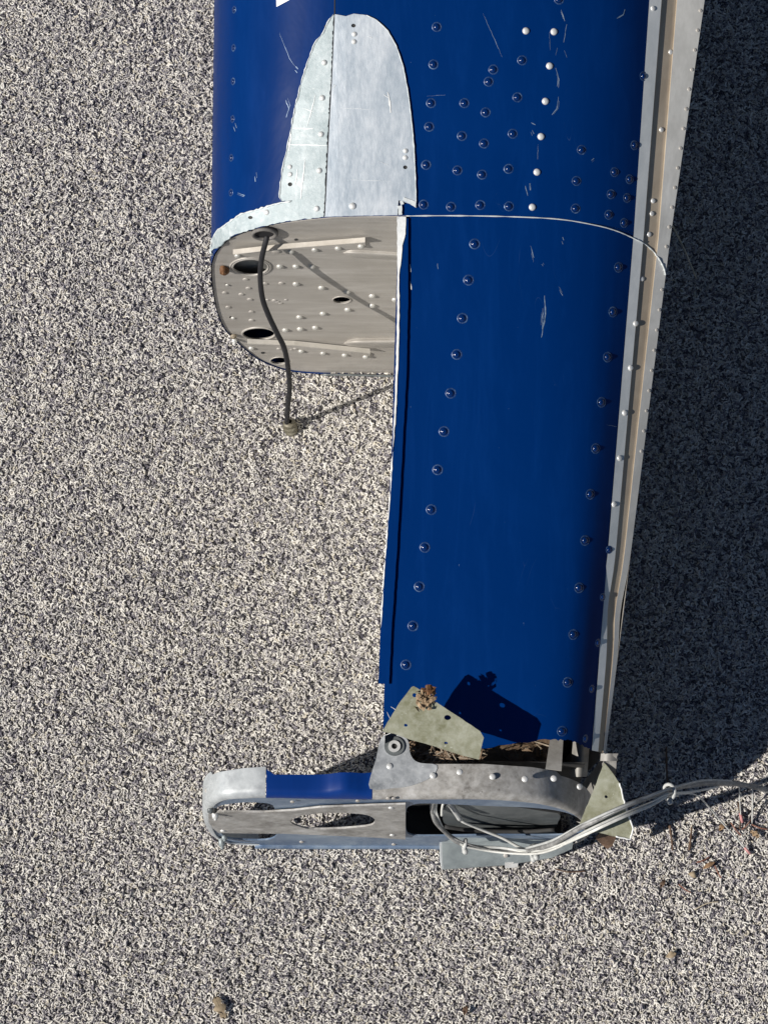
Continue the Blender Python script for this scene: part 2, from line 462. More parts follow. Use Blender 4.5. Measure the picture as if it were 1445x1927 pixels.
lower, VL, FL = loft('lower_skin', rows_dn(pn, pt, tend=te), M_blue, wing, label='narrow glossy blue outboard skin panel with torn end')
def strip_dn(name, a, b, c, d, mat, nseg=3, kink=0, sink=0):
    pr = [(a[0] + (b[0] - a[0]) * k / nseg, a[1] + (b[1] - a[1]) * k / nseg) for k in range(nseg + 1)]
    q = [(c[0] + (d[0] - c[0]) * k / nseg, c[1] + (d[1] - c[1]) * k / nseg) for k in range(nseg + 1)]
    if sink:
        ks = (0, .04, .35, .8, .96, 1)
        pr = [(a[0] + (b[0] - a[0]) * k, a[1] + (b[1] - a[1]) * k) for k in ks]; q = [(c[0] + (d[0] - c[0]) * k, c[1] + (d[1] - c[1]) * k) for k in ks]
    R = rows_dn(pr, q, drop=0)
    if sink: R = [[p + Vector((0, 0, SINK[j] * (1 - .6 * i / 40))) for j, p in enumerate(r)] for i, r in enumerate(R)]
    for i, r in enumerate(R):
        t_ = i / 40; k = math.exp(-((t_ - .72) / .06) ** 2) * kink
        for j in range(len(r)): r[j] = r[j] + Vector((-k, 0, -k * .5))
    return loft(name, R, mat, wing, False)
d1, V4, F4 = strip_dn('edge_flange', A0, A1, T0, T1, M_strip, kink=5)
d2, V5, F5 = strip_dn('edge_channel', A1, A2, T1, T2, M_tan, kink=5, sink=1)
d3, V6, F6 = strip_dn('lower_lip', A2, A3, T2, T3, M_lip, kink=5)
t3 = WY(*T3, YS); tb = Vector((t3.x - 60, YS, 8))
mesh_obj('rear_spar', [n3, t3, tb, nb], [(0, 1, 2, 3)], M_rib, wing)
# front spar web of the lower box (set back under the skin edge) and its bottom skin
sa, sb = WY(752, 406, YN), WY(724, 1395, YS)
mesh_obj('front_spar', [sa - Vector((0, 0, 6)), sb - Vector((0, 0, 6)), Vector((sb.x, YS, 8)), Vector((sa.x, YN, 8))], [(0, 1, 2, 3)], M_int, wing)
mesh_obj('bottom_skin', [Vector((sa.x, YN, 8)), Vector((sb.x, YS, 8)), Vector((sb.x, YT, 8)), Vector((tb.x, YT, 8)), tb, nb], [(0, 1, 2, 3, 4, 5)], M_hole, wing)  # coloured near-black to paint the shade inside the end opening

def merge(*vf):
    V, Fc = [], []
    for v, f in vf:
        s = len(V); V += list(v); Fc += [tuple(i + s for i in q) for q in f]
    return V, Fc
allV, allF = merge((VU, FU), (V1, F1), (V2, F2), (V3, F3), (VL, FL), (V4, F4), (V5, F5), (V6, F6))
BV = BVHTree.FromPolygons(allV, allF)
def hit0(u, v):
    d = ray(u, v); p, n, i, dist = BV.ray_cast(CAM, d)
    if p is None or p.z < .45 * Ptop(u, v).z: return None
    return p, (-n if n.dot(d) > 0 else n)
def hit(u, v):
    r = hit0(u, v)
    if r: return r
    for k in range(1, 14):
        for du, dv in ((0, -k), (k, 0), (-k, 0), (0, k)):
            r = hit0(u + du, v + dv)
            if r:
                d = ray(u, v); return CAM + d * ((r[0] - CAM).dot(r[1]) / d.dot(r[1])), r[1]
    return Ptop(u, v), Vector((0, -SL, 1)).normalized()
def decal(name, poly, off, th, mat, parent, grid=14, jag=0.0, holes=(), step=8, label=None, smooth=True):
    outer = densify(poly, step, jag)
    def fm(q):
        p, n = hit(q.x, q.y); return p + n * off
    def bm(q, a):
        p, n = hit(q.x, q.y); return p + n * (off - th)
    return slab(name, outer, holes, fm, bm, mat, parent, grid, False, label)

# ------------------------------------------------------------------ bare metal patch on the upper skin
plateR = [(630, 27), (651, 31), (666, 26), (690, 29), (709, 38), (730, 58), (745, 85), (758, 122), (767, 167), (774, 222), (779, 274),
          (782, 335), (783, 391), (772, 384), (750, 377), (748, 405), (680, 406), (611, 408), (613.5, 365), (617.5, 274), (624.5, 152)]
holeR = [circle(665.5, 48.5, 4.2, 3.6, 12), circle(762.5, 315, 4, 3.6, 12)]
plate_r = decal('bare_panel', plateR, 3.0, 2.5, M_bare, upper, 16, .35, holeR, 6, 'smooth bare aluminium arch shaped plate right of the seam')
plateL = [(628.5, 27), (617, 43), (611, 58), (593, 82), (581, 113), (569, 152), (558, 195), (550, 237), (541, 283), (535, 307), (529, 344),
          (527, 371), (532, 379), (550, 378), (514, 386), (480, 397), (456, 403), (435, 418), (414, 432), (404, 447), (400, 468), (402, 486), (411, 467), (440, 443.5),
          (490, 427), (543, 416), (609, 408.5), (612, 365), (616, 274), (623, 152)]
holeL = [circle(547, 347, 4.2, 3.8, 12), circle(473, 409.5, 4.5, 3, 12)]
plate_l = decal('etched_panel', plateL, 2.4, 2.0, M_etch, upper, 14, 1.3, holeL, 4, 'scuffed whitish bare aluminium plate with torn paint edge left of the seam')
# near-black discs paint the shade seen through the drilled holes
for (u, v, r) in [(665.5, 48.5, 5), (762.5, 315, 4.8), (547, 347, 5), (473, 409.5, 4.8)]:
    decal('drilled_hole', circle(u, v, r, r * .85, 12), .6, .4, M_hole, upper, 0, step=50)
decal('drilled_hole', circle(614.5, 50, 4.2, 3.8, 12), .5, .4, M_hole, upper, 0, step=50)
# seam in the upper skin above the patch
decal('skin_seam', [(629, -60), (630.6, -60), (630.6, 27), (629, 27)], .9, .6, M_hole, upper, 0, step=10)
decal('skin_seam', [(629.2, 27), (630.6, 27), (625.2, 152), (618.4, 274), (614.4, 365), (612, 407), (610.2, 407), (612.6, 365), (616.6, 274), (623.6, 152)], 3.3, .4, M_hole, upper, 0, step=6)
for k, pl in enumerate([[(748, 388), (756, 386), (757, 404), (750, 405)], [(760, 371), (783, 380), (782, 391), (774, 386), (766, 380), (758, 377)], [(752, 379), (758, 378), (760, 384), (754, 386)]]):
    decal('paint_flake', pl, 4.2, 1.2, M_etch2, upper, 0, .8, step=4)
# white lettering fragment at the top edge and blue flake by the corner
decal('white_marking', [(520, -40), (585, -40), (545, 0), (521, 13)], 1.0, .8, M_white, upper, 12, label='corner of a white painted marking')
# paint edge, bright torn rim beside the plates
for seg in (plateL[0:13],):
    pts = []
    for q in densify(seg, 6, .8, False):
        p, n = hit(*q); pts.append(p + n * 3.0)
    tube('paint_edge', pts, rag(1.0, .7), M_etch2, upper, 5, sm=1)
pts = []
for q in densify(plateL[13:22], 5, 1.0, False):
    p, n = hit(*q); pts.append(p + n * 3.0)
tube('paint_edge', pts, rag(1.7, .6), M_etch2, upper, 5, sm=1)
pts = []
for q in densify(plateR[3:13], 6, .3, False):
    p, n = hit(*q); pts.append(p + n * 3.0)
tube('paint_edge', pts, rag(.7, .5), M_etch2, upper, 5, sm=1)

# bright lap edge where the two skins meet
pts = []
for u, v in smooth_line([(764, 406.5), (850, 406), (950, 407.5), (1050, 412.5), (1120, 424), (1160, 435), (1192, 449), (1210, 458), (1228, 473), (1240, 489), (1248, 505), (1251, 518)], 6):
    p, n = hit(u, v); pts.append(p + n * 1.2)
tube('lap_edge', pts, rag(1.1, .4), M_etch2, wing, 6, sm=1)
# raised doubler strip along the left border of the lower panel, with torn white edge
decal('edge_doubler', [(750, 411), (768, 411), (768, 560), (765, 700), (757, 850), (746, 1050), (737, 1180), (732, 1287), (712, 1286), (716, 1180), (725, 1040), (736, 880), (745, 700), (749, 560)],
      5.0, 4.4, M_blue, lower, 18, .4, step=9)
decal('torn_edge', [(747, 408), (764, 408), (763, 440), (757, 462), (756, 478), (751, 520), (751.5, 600), (748.5, 700), (744.5, 790), (739, 850), (741, 790), (744.5, 700), (747, 600), (747.5, 500)],
      6.6, 2.0, M_white, lower, 0, .6, step=7)
pts = []
for q in densify([(739, 850), (735, 920), (728, 1010), (722, 1090), (717, 1180)], 6, .4, False):
    p, n = hit(*q); pts.append(p + n * 5.0)
tube('torn_edge', pts, rag(1.0, .8), M_white, lower, 5, sm=1)
# torn bright edge at the free end of the lower panel
pts = []
for i in range(905, 1112, 4):
    j = min(range(len(pt)), key=lambda k: abs(pt[k][0] - i))
    pts.append(VL[-len(pn) + j] + Vector((0, 0, .4)))
tube('torn_edge', pts, rag(.9, .6), M_wrv, lower, 5, sm=1)

# ------------------------------------------------------------------ rivets
def rivet_prof(r, h):
    return [(r * 1.75, .0), (r * 1.6, .55), (r * 1.38, .5), (r * 1.25, .12), (r * 1.0, .1), (r * .98, h * .45), (r * .8, h * .8), (r * .5, h), (r * .15, h * 1.03)]
def ringed(name, head, ring, r, h):
    me = lathe_mesh(name, rivet_prof(r, h), head); me.materials.append(ring)
    for p in me.polygons[:32]: p.material_index = 1
    return me
R_blue = ringed('blue_rivet', M_head, M_ring, 5.3, 3.0)
R_bare = lathe_mesh('bare_rivet', [(6.4, 0), (6.2, 1.2), (5, 2.6), (3, 3.4), (.8, 3.6)], M_rivet)
R_web = lathe_mesh('web_rivet', [(6.6, 0), (6.2, 2.2), (4.6, 4.0), (2, 4.8), (.3, 5)], M_wrv, 12)
R_webg = lathe_mesh('web_rivet_flat', [(5.6, 0), (5.2, 1.2), (3.6, 1.8), (1, 2.0)], M_rib, 12)
def z3(x, y): return 740 + x / 2.408, y / 2.408
up_blue = [z3(*p) for p in [(197, 122), (182, 292), (171, 467), (163, 574), (149, 747), (138, 927), (453, 315), (432, 370), (322, 467), (418, 509),
           (311, 616), (411, 650), (291, 772), (402, 791), (262, 937), (394, 929), (583, 273), (562, 441), (541, 606), (522, 765), (524, 935),
           (852, 679), (829, 820), (825, 945), (1001, 780), (1069, 812), (985, 880), (1057, 897), (975, 973), (1044, 1010), (1132, 345), (1091, 658), (750, -2)]]
up_bare = [z3(*p) for p in [(600, 140), (727, 144), (707, 299), (688, 459), (668, 619), (650, 780), (629, 939)]]
for q in up_blue: p, n = hit(*q); place(R_blue, 'rivet', p, n, upper, .92)
for q in up_bare: p, n = hit(*q); place(R_bare, 'rivet', p, n, upper, .95, label='rivet with its paint worn off to bare metal')
def z1(x, y): return 380 + x / 3.284, y / 3.284
for q in [z1(*p) for p in [(200, 60), (196, 295), (193, 503), (190, 735), (182, 975), (180, 1190)]]:
    p, n = hit(*q); place(R_blue, 'rivet', p, n, upper, .7)
for q in [(758, 388), (745, 606), (738, 830), (727, 1055), (712, 1290), (405, 1313)]:
    p, n = hit(*z1(*q)); place(R_bare, 'rivet', p + n * 2.4, n, plate_l, .8)
for q in [(547, 1032), (549, 1078)]:
    p, n = hit(*z1(*q)); place(R_bare, 'rivet', p + n * 2.2, n, plate_l, .68)
for q, k in [((932, 1274), .95), ((943, 212), .7), ((941, 259), .7), ((1258, 933), .68), ((1256, 975), .68)]:
    p, n = hit(*z1(*q)); place(R_bare, 'rivet', p + n * 2.8, n, plate_r, k)
for q in [(893, 459), (881.5, 527), (870, 599), (859.5, 667), (848, 740), (835.5, 812), (823.5, 884), (811.5, 959), (799.5, 1030), (789, 1104), (777, 1178), (764, 1251)]:
    p, n = hit(*q); place(R_blue, 'rivet', p, n, lower, 1.0)
for q in [(1163, 503), (1152.5, 587), (1142.5, 672), (1131, 757), (1120, 844), (1110, 930), (1100, 1017), (1089, 1106), (1078, 1194), (1067.5, 1284), (1057, 1376)]:
    p, n = hit(*q); place(R_blue, 'rivet', p, n, lower, 1.0)
for k, (x, y) in enumerate([(405, 127), (380, 345), (351, 565), (326, 787), (299, 1013), (275, 1236), (243, 1468), (220, 1692), (190, 1918), (159, 2162)]):
    p, n = hit(1040 + x / 2.605, 560 + y / 2.605); place(R_bare if k < 5 else R_blue, 'rivet', p, n, d1 if k < 5 else lower, .78)
for q in [(1175, 38), (1255, 236), (1213, 588), (1175, 910), (1170, 968), (1157, 1062)]:
    p, n = hit(*z3(*q)); place(R_bare, 'rivet', p, n, s1, .7)
p, n = hit(*z3(1125, 1264)); place(R_bare, 'rivet', p, n, d1, .7)
# small rivets down the outer lip, seen edge-on
for k in range(13):
    v = 20 + k * 37; u = 1325 - v * .144 - 5
    p, n = hit(u, v); place(R_webg, 'rivet', p, n, s3, .6)
for k in range(9):
    v = 545 + k * 38; u = 1250 - (v - 520) * .128 - 2
    p, n = hit(u, v); place(R_webg, 'rivet', p, n, d3, .55)

# scratches and paint chips (thin raised flakes of bare metal)
def scratch(pts2, w_, par):
    P = [Vector(p) for p in densify(pts2, 5, .5, False)]
    V, Fc = [], []
    for i, q in enumerate(P):
        t_ = (P[min(i + 1, len(P) - 1)] - P[max(i - 1, 0)]); nn = Vector((-t_.y, t_.x)).normalized()
        ww = w_ * (.25 + .75 * math.sin(math.pi * (i + .3) / (len(P) + .2))) * random.uniform(.5, 1.2)
        for s_ in (-1, 1):
            p, n = hit(*(q + nn * ww * s_)); V.append(p + n * .35)
    for i in range(len(P) - 1): Fc.append((2 * i, 2 * i + 1, 2 * i + 3, 2 * i + 2))
    return V, Fc
M_scr = metal('scratched_paint', (.10, .17, .28), (.22, .32, .45), (.5, .58, .66), .2, (.4, .6), (1, 1, 1), 60, .2)
US = [([(908, 25), (925, 62), (945, 108)], .6), ([(1160, 35), (1172, 28), (1175, 18)], 1.6), ([(1045, 128), (1051, 150), (1050, 165)], 1.1),
      ([(1050, 182), (1047, 205), (1038, 216)], 1.3), ([(1012, 272), (1011, 300)], .5), ([(988, 350), (992, 366)], 1.8), ([(996, 345), (997, 358)], 1.2),
      ([(1055, 18), (1062, 40)], 1.0), ([(1066, 45), (1060, 80)], .8), ([(1048, 90), (1045, 104)], .6), ([(1061, 95), (1066, 108)], .6), ([(538, 188), (544, 205), (539, 221)], 1.0),
      ([(526, 62), (545, 110), (558, 128)], .5), ([(557, 125), (561, 130)], 2.0), ([(543, 140), (555, 180)], .3), ([(448, 363), (461, 368)], 1.4), ([(480, 332), (481, 342)], 1.0), ([(1007, 235), (1001, 232)], 1.4),
      ([(1001, 245), (1004, 252)], 1.0), ([(1112, 302), (1117, 298)], 1.4), ([(1033, 60), (1035, 95)], .4), ([(803, 181), (838, 179)], .4), ([(443, 232), (446, 241)], 1.6)]
def cluster(lst, par):
    out = []
    for a, b in lst:
        if b < .35: continue
        out.append(scratch(a, b * .6, par))
        for k in range(1 if b > .9 else 0):
            dx, dy = random.uniform(-3, 3), random.uniform(-9, 9); f0 = random.uniform(0, .4); n_ = densify(a, 4, 0, False)
            sub = n_[int(len(n_) * f0):int(len(n_) * (f0 + .5)) + 2]
            if len(sub) > 1: out.append(scratch([(x + dx, y_ + dy) for x, y_ in sub], b * random.uniform(.2, .4), par))
    return out
V, Fc = merge(*cluster(US, upper))
o = mesh_obj('paint_scratches', V, Fc, M_scr, upper); o['kind'] = 'stuff'
PS = [([(551, 243), (590, 244)], .8), ([(543, 274), (616, 275)], .8), ([(594, 180), (585, 215), (578, 240)], .7), ([(570, 205), (590, 212)], .5), ([(574, 300), (570, 340), (566, 376)], 1.2), ([(548, 250), (544, 285)], 1.0), ([(560, 320), (556, 350)], .9)]
V, Fc = merge(*[([q + Vector((0, 0, 3.2)) for q in a_], f_) for a_, f_ in [scratch(a, b, upper) for a, b in PS]])
o = mesh_obj('plate_scratches_and_glow', V, Fc, M_white, plate_l); o['kind'] = 'stuff'
PR = [([(729, 175), (732, 188), (735, 214)], 1.8), ([(722, 180), (731, 186)], .6), ([(628, 160), (627, 168), (632, 162)], .5), ([(690, 70), (700, 73)], .5), ([(640, 205), (700, 208)], .25), ([(650, 340), (735, 343)], .25), ([(712, 305), (730, 312)], .4)]  # first two strokes paint a white glow spot; the rest are scratches
V, Fc = merge(*[([q + Vector((0, 0, 3.6)) for q in a_], f_) for a_, f_ in [scratch(a, b, upper) for a, b in PR]])
o = mesh_obj('plate_scratches_and_glow', V, Fc, M_white, plate_r); o['kind'] = 'stuff'
LS = [([(1024, 556), (1026, 590), (1018, 635)], 2.2), ([(1021, 580), (1020, 620)], 1.6), ([(998, 463), (1004, 485)], 1.0), ([(1019, 497), (1021, 501)], 1.0),
      ([(1052, 545), (1058, 556)], 1.0), ([(935, 598), (937, 640)], .3), ([(1140, 799), (1160, 803)], .5), ([(880, 930), (910, 926)], .3),
      ([(823, 496), (824, 506)], .8), ([(866, 700), (862, 770)], .3), ([(940, 1000), (936, 1070)], .3), ([(1058, 446), (1060, 452)], 1.0), ([(900, 870), (850, 876)], .25)]
V, Fc = merge(*cluster(LS, lower))
o = mesh_obj('paint_scratches', V, Fc, M_scr, lower); o['kind'] = 'stuff'
V, Fc = merge(*[scratch(a, b, lower) for a, b in [([(771, 497), (773, 512)], .9), ([(772, 530), (774, 545)], .8), ([(755, 745), (756, 755)], .9), ([(728, 1340), (738, 1362)], .7), ([(735, 1330), (748, 1338)], .6), ([(722, 1384), (745, 1376)], .8)]])
o = mesh_obj('paint_scratches', V, Fc, M_white, lower); o['kind'] = 'stuff'

# ------------------------------------------------------------------ the open rib at the notch
def planeY(name, outer, holes, y, th, mat, parent, grid=0, label=None):
    """outer/holes in photo pixels, flat plate standing at depth y"""
    def fm(q): return WY(q.x, q.y, y)
    def bm(q, a): return a + Vector((0, th, 0))
    return slab(name, outer, holes, fm, bm, mat, parent, grid, False, label)
def z2(x, y): return 380 + x / 3.44, 370 + y / 3.44
webo = [tuple(p) for p in smooth_line([(900, 704), (745, 704.5), (612, 702.5), (543, 696), (496, 680), (468, 661), (440, 635.5), (423, 616), (410, 585), (402, 544), (399, 509),
        (401, 493), (411, 472), (439, 447), (490, 430), (543, 419), (612, 411.5), (680, 409), (900, 408)], 4)]
H = {'a': (*z2(315, 455), 34, 15.5), 'b': (*z2(368, 886), 31, 11.5), 'c': (*z2(905, 669), 17, 6.6), 'd': (*z2(502, 1062), 17, 6.8)}
wholes = [circle(*H[k], 28, rot=(.06 if k == 'a' else 0)) for k in 'abcd'] + [circle(*z2(158, 568), 2.3, 2, 8), circle(*z2(186, 781), 2.5, 2, 8)]
web = planeY('open_rib', webo, wholes, YN + 3, 3, M_rib, wing, 26, 'bare grey aluminium rib web at the notch')
# lips around the lightening holes
def lip(u, v, ru, rv, y, r, mat, parent, out=0):
    pts = [WY(a, b, y) for a, b in circle(u, v, ru + out, rv + out, 28)]; pts.append(pts[0])
    return tube('hole_lip', pts, r, mat, parent, 6, sm=1, cap=False)
for k in 'abcd': lip(*H[k], YN + 2.5, 2.2 if k in 'ab' else 1.2, M_rib, web)
lip(H['a'][0], H['a'][1], H['a'][2] + 4, H['a'][3] + 1.6, YN + 2.5, 1.8, M_rib, web)
# back wall of the bay behind the upper lightening hole: a second plate catching light
planeY('inner_rib', [(440, 482), (530, 482), (530, 535), (440, 535)], [], YN + 20, 3, M_int, wing)
# closing rib far up, near-black to paint the shade inside
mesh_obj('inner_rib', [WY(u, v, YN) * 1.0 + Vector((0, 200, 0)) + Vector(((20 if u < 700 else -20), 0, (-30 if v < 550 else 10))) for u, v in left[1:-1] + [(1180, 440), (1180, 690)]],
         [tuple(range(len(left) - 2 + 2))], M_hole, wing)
def webr(pts, me, sc=1.0, off=0.0):
    for q in pts:
        place(me, 'rivet', WY(*z2(*q), YN + 3 - off), Vector((0, -1, 0)), web, sc)
webr([(505, 450), (610, 450), (712, 450), (610, 563), (775, 588), (938, 615), (1103, 641), (1103, 703), (943, 730), (785, 755), (632, 778), (541, 862), (637, 855), (735, 846), (1250, 665)], R_web, 1.0)
webr([(410, 563), (303, 592), (257, 632), (312, 665), (172, 715), (322, 745), (322, 800), (150, 622), (285, 535), (515, 560)], R_webg, 1.0)
webr([(166, 570), (203, 785)], R_web, .6)
# stiffener angles riveted on the rib
M_pale = metal('pale_primer', (.46, .42, .36), (.58, .54, .48), (.72, .68, .62), .1, (.5, .6), (1, 1, 1), 20, .1)
M_pale2 = metal('grey_primer', (.45, .43, .38), (.55, .52, .47), (.65, .62, .57), .1, (.5, .6), (1, 1, 1), 20, .1)
def angle(name, fl, leg, mat):
    """fl: plate on the web; leg: standing flange of 22 units"""
    a = planeY(name, fl, [], YN - .5, 3, M_rib, web)
    b0, b1, b2 = leg
    V = []
    for (u, v) in (b0, b1, b2):
        p = WY(u, v, YN - 1)
        for dy, dz in ((0, 0), (-9, 0), (-9, 3), (0, 3)): V.append(p + Vector((0, dy, dz)))
    Fc = []
    for i in (0, 1):
        for k in range(4): Fc.append((i * 4 + k, i * 4 + (k + 1) % 4, (i + 1) * 4 + (k + 1) % 4, (i + 1) * 4 + k))
    Fc += [(3, 2, 1, 0), (8, 9, 10, 11)]
    mesh_obj('angle_leg', V, Fc, mat, web)
    return a
angle('stiffener', [z2(205, 352), z2(505, 320), z2(1055, 280), z2(1060, 330), z2(860, 352), z2(505, 378), z2(225, 392)],
      (z2(203, 347), z2(505, 312), z2(1056, 268)), M_pale)
webr([(232, 380), (578, 354), (732, 343), (882, 333), (1030, 320)], R_web, .95, 3.5)
webr([(482, 352)], R_webg, 1.4, 3.5)
angle('stiffener', [z2(298, 955), z2(560, 955), z2(760, 975), z2(1090, 1020), z2(1088, 1045), z2(760, 1022), z2(310, 1000)],
      (z2(295, 925), z2(600, 937), z2(1088, 988)), M_pale2)
webr([(322, 980), (644, 1000), (785, 1013), (925, 1025), (1060, 1036)], R_web, .95, 3.5)
# stamped beads running off to the right
def bead(c0, c1, ru, rv, depth):
    V, Fc = [], []; n = 14; m = 10
    for i in range(n + 1):
        s_ = i / n; cu = c0[0] + (c1[0] - c0[0]) * s_; cv = c0[1] + (c1[1] - c0[1]) * s_
        env = math.sin(min(1, s_ * 3.5) * math.pi / 2) ** .5
        for j in range(m + 1):
            a = -1 + 2 * j / m
            V.append(WY(cu, cv + a * rv * env, YN + 3 - .3 - depth * env * (math.cos(a * math.pi / 2) ** 1.3)))
    for i in range(n):
        for j in range(m): Fc.append((i * (m + 1) + j, (i + 1) * (m + 1) + j, (i + 1) * (m + 1) + j + 1, i * (m + 1) + j + 1))
    mesh_obj('bead', V, Fc, M_rib, web, True)
bead(z2(915, 950), z2(1330, 945), 0, 10, 10)
bead(z2(910, 365), z2(1330, 390), 0, 8, 6)
# grommet with its opening
gu, gv = z2(405, 243)
planeY('grommet', circle(gu + 1, gv, 25, 10.5, 28), [], YN - 2, 5, M_black, web)
lip(gu, gv, 22, 9, YN - 3, 3.4, metal('grey_rubber', (.12, .11, .1), (.17, .16, .15), (.24, .23, .22), 0, (.6, .8), (1, 1, 1), 60, .2), web)
# corroded fasteners
M_plug0 = metal('dull_brass', (.2, .16, .11), (.3, .25, .18), (.42, .37, .3), .2, (.5, .6), (1, 1, 1), 70, .3)
def nut(u, v, r, mat, y=YN + 1, par=web, h=7):
    me = lathe_mesh('bolt', [(r, 0), (r, h), (r * .55, h), (r * .5, h * 1.5), (r * .1, h * 1.6)], mat, 7)
    o = place(me, 'bolt', WY(u, v, y), Vector((.1, -1, .15)).normalized(), par)
    return o
nut(*z2(145, 470), 9, M_brass); nut(*z2(135, 455), 5, M_brass, h=10)
nut(*z2(205, 900), 6, M_plug0, h=4); nut(*z2(210, 925), 5, M_rivet, h=6)
for q in [(490, 680), (470, 672), (510, 690), (545, 668), (425, 668), (580, 990), (605, 985), (500, 985)]:
    place(R_webg, 'rivet', WY(*z2(*q), YN + (3 if q[1] < 900 else -.5)), Vector((0, -1, 0)), web, random.uniform(.6, 1.1))
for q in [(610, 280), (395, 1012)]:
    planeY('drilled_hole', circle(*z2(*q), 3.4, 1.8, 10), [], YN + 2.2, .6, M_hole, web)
# bottom skin edge below the rib
tube('bottom_edge', [WY(608, 705, YN - 2), WY(670, 706, YN - 4), WY(745, 708, YN - 5)], 2.2, M_dark, wing, 6)

# black lead hanging out of the grommet
cab = [(503, 437, -8), (501, 452, 6), (493, 485, 24), (490, 520, 40), (494, 560, 60), (505, 592, 75), (522, 628, 92), (535, 655, 101), (542, 690, 108), (545, 730, 110), (542, 765, 110), (540, 795, 110)]
P = [WY(u, v, YN - d) for u, v, d in cab]
lead = tube('cable', P, 4.8, M_black, wing, 10, 'thick black rubber cable hanging out of the open rib')
e = P[-1]
M_plug = metal('brass_plug', (.10, .09, .06), (.2, .18, .13), (.34, .32, .26), .3, (.4, .6), (1, 1, 1), 70, .3)
me = lathe_mesh('plug', [(6, 14), (12, 12), (13, 6), (11, 5), (14, 3), (14, -4), (11, -6), (13, -8), (12, -14), (5, -16)], M_plug, 12)
place(me, 'plug', WZ(546, 803, 17), Vector((-.15, .45, .9)).normalized(), lead)

# ------------------------------------------------------------------ end rib
def z5(x, y): return 360 + x / 2.89, 1360 + y / 2.89
def z4(x, y): return 690 + x / 2.726, 1200 + y / 2.726
# outer contour of the rib (pixels at the front plane) from bottom left, round the nose, along the top to the right and down
cont = [(560, 1594), (470, 1592), (425, 1588), (400, 1578), (388, 1562), (383, 1545), (383, 1528), (390, 1514), (404, 1505), (425, 1500), (460, 1498), (500, 1497),
        (600, 1499), (700, 1500), (800, 1500), (910, 1500), (1000, 1506), (1055, 1516), (1090, 1529), (1108, 1545), (1113, 1560), (1108, 1578), (1085, 1590)]
cs = [Vector(p) for p in smooth_line(cont, 5)]
low = [(1000, 1594), (800, 1595)]
webp = [(p.x, p.y) for p in cs] + low
ctr = Vector((740, 1548))
big = [tuple(p) for p in smooth_line([z4(205, 880), z4(225, 862), z4(300, 850), (900, 1516), (1000, 1520), (1060, 1528), (1092, 1542), (1098, 1556), (1088, 1568), (1040, 1572), (930, 1572), z4(300, 1018), z4(225, 1012), z4(203, 990), z4(200, 930)], 4, True)]
nose = [tuple(p) for p in smooth_line([(408, 1521), (425, 1514), (460, 1510), (495, 1511), (514, 1516), (518, 1535), (516, 1560), (520, 1573), (500, 1581), (450, 1580), (420, 1573), (412, 1545)], 3, True)]
oval = [tuple(p) for p in smooth_line([z5(540, 535), z5(580, 510), z5(680, 495), z5(800, 490), z5(930, 498), z5(985, 515), z5(998, 538), z5(975, 560), z5(880, 572), z5(740, 580), z5(640, 578), z5(565, 558)], 3, True)]
oval_big = [(ctrx * 1.05 - 31.5, (y_ - 1545) * 1.18 + 1545) for ctrx, y_ in oval]
IN = 5
erib = planeY('end_rib', [(ctr.x + (x - ctr.x) * (1 - IN / 360), ctr.y + (y_ - ctr.y) * .935) for x, y_ in webp], [big, nose, oval_big], YT + 2, 3, M_over, wing, 22, 'weathered aluminium end rib with blue overspray')
# face plate with the long oval opening, one unit proud of the web
facep = [z5(95, 492), z5(180, 486), z5(400, 488), z5(560, 478), z5(700, 462), z5(1000, 450), (763, 1514), (763, 1580), z5(1000, 625), z5(700, 612), z5(500, 604), z5(300, 603), z5(150, 600), z5(118, 575), z5(95, 540)]
planeY('face_plate', facep, [oval], YT - 4, 3.4, M_endrib, erib, 18, 'grey brown stiffening plate with long oval opening')
# flange swept round the contour
def rear_v(u):
    k = [(380, 1466), (391, 1462), (412, 1453), (457, 1446), (500, 1443), (503, 1458), (600, 1458), (699, 1455), (715, 1440), (800, 1438), (910, 1438), (1002, 1444), (1057, 1453), (1093, 1467), (1112, 1485), (1118, 1500)]
    if u <= k[0][0]: return k[0][1]
    for (a, x), (b, y_) in zip(k, k[1:]):
        if u <= b: return x + (y_ - x) * (u - a) / (b - a)
    return k[-1][1]
def flange(name, sel, mat, blunt=None, label=None):
    rows = []
    for p in sel:
        w0 = WY(p.x, p.y, YT)
        i = min(range(len(cs)), key=lambda k: (cs[k] - p).length)
        a, b = WY(*cs[max(i - 1, 0)], YT), WY(*cs[min(i + 1, len(cs) - 1)], YT)
        t_ = (b - a).normalized(); nrm = Vector((t_.z, 0, -t_.x))
        nrm = -nrm
        cw = WY(ctr.x, ctr.y, YT)
        if nrm.dot(w0 - cw) < 0: nrm = -nrm
        depth = 52
        if p.y < 1515 and 400 < p.x < 1060:
            depth = max(30, WZ(p.x, rear_v(p.x), w0.z).y - YT)
        R = 13; r = []
        for k in range(7):
            an = k / 6 * math.pi / 2
            r.append(w0 - nrm * R * (1 - math.sin(an)) + Vector((0, R * (1 - math.cos(an)) , 0)))
        r.append(w0 + Vector((0, R + (depth - R) * .5, 0))); r.append(w0 + Vector((0, depth, 0)))
        if name == 'blue_flange':
            for k_, q in enumerate(r): q.z += 13 * math.exp(-((p.x - 648) / 21) ** 2) * min(1, k_ / 6)  # bump added to the shape so the flange catches a sun glint
        rows.append(r)
    o, V, Fc = loft(name, rows, mat, erib, True, label)
    so_ = o.modifiers.new('thickness', 'SOLIDIFY'); so_.thickness = 2.5 * S; so_.offset = 0
    es = o.modifiers.new('crisp_edges', 'EDGE_SPLIT'); es.split_angle = math.radians(38)
    return o
L_ = [p for p in cs if True]
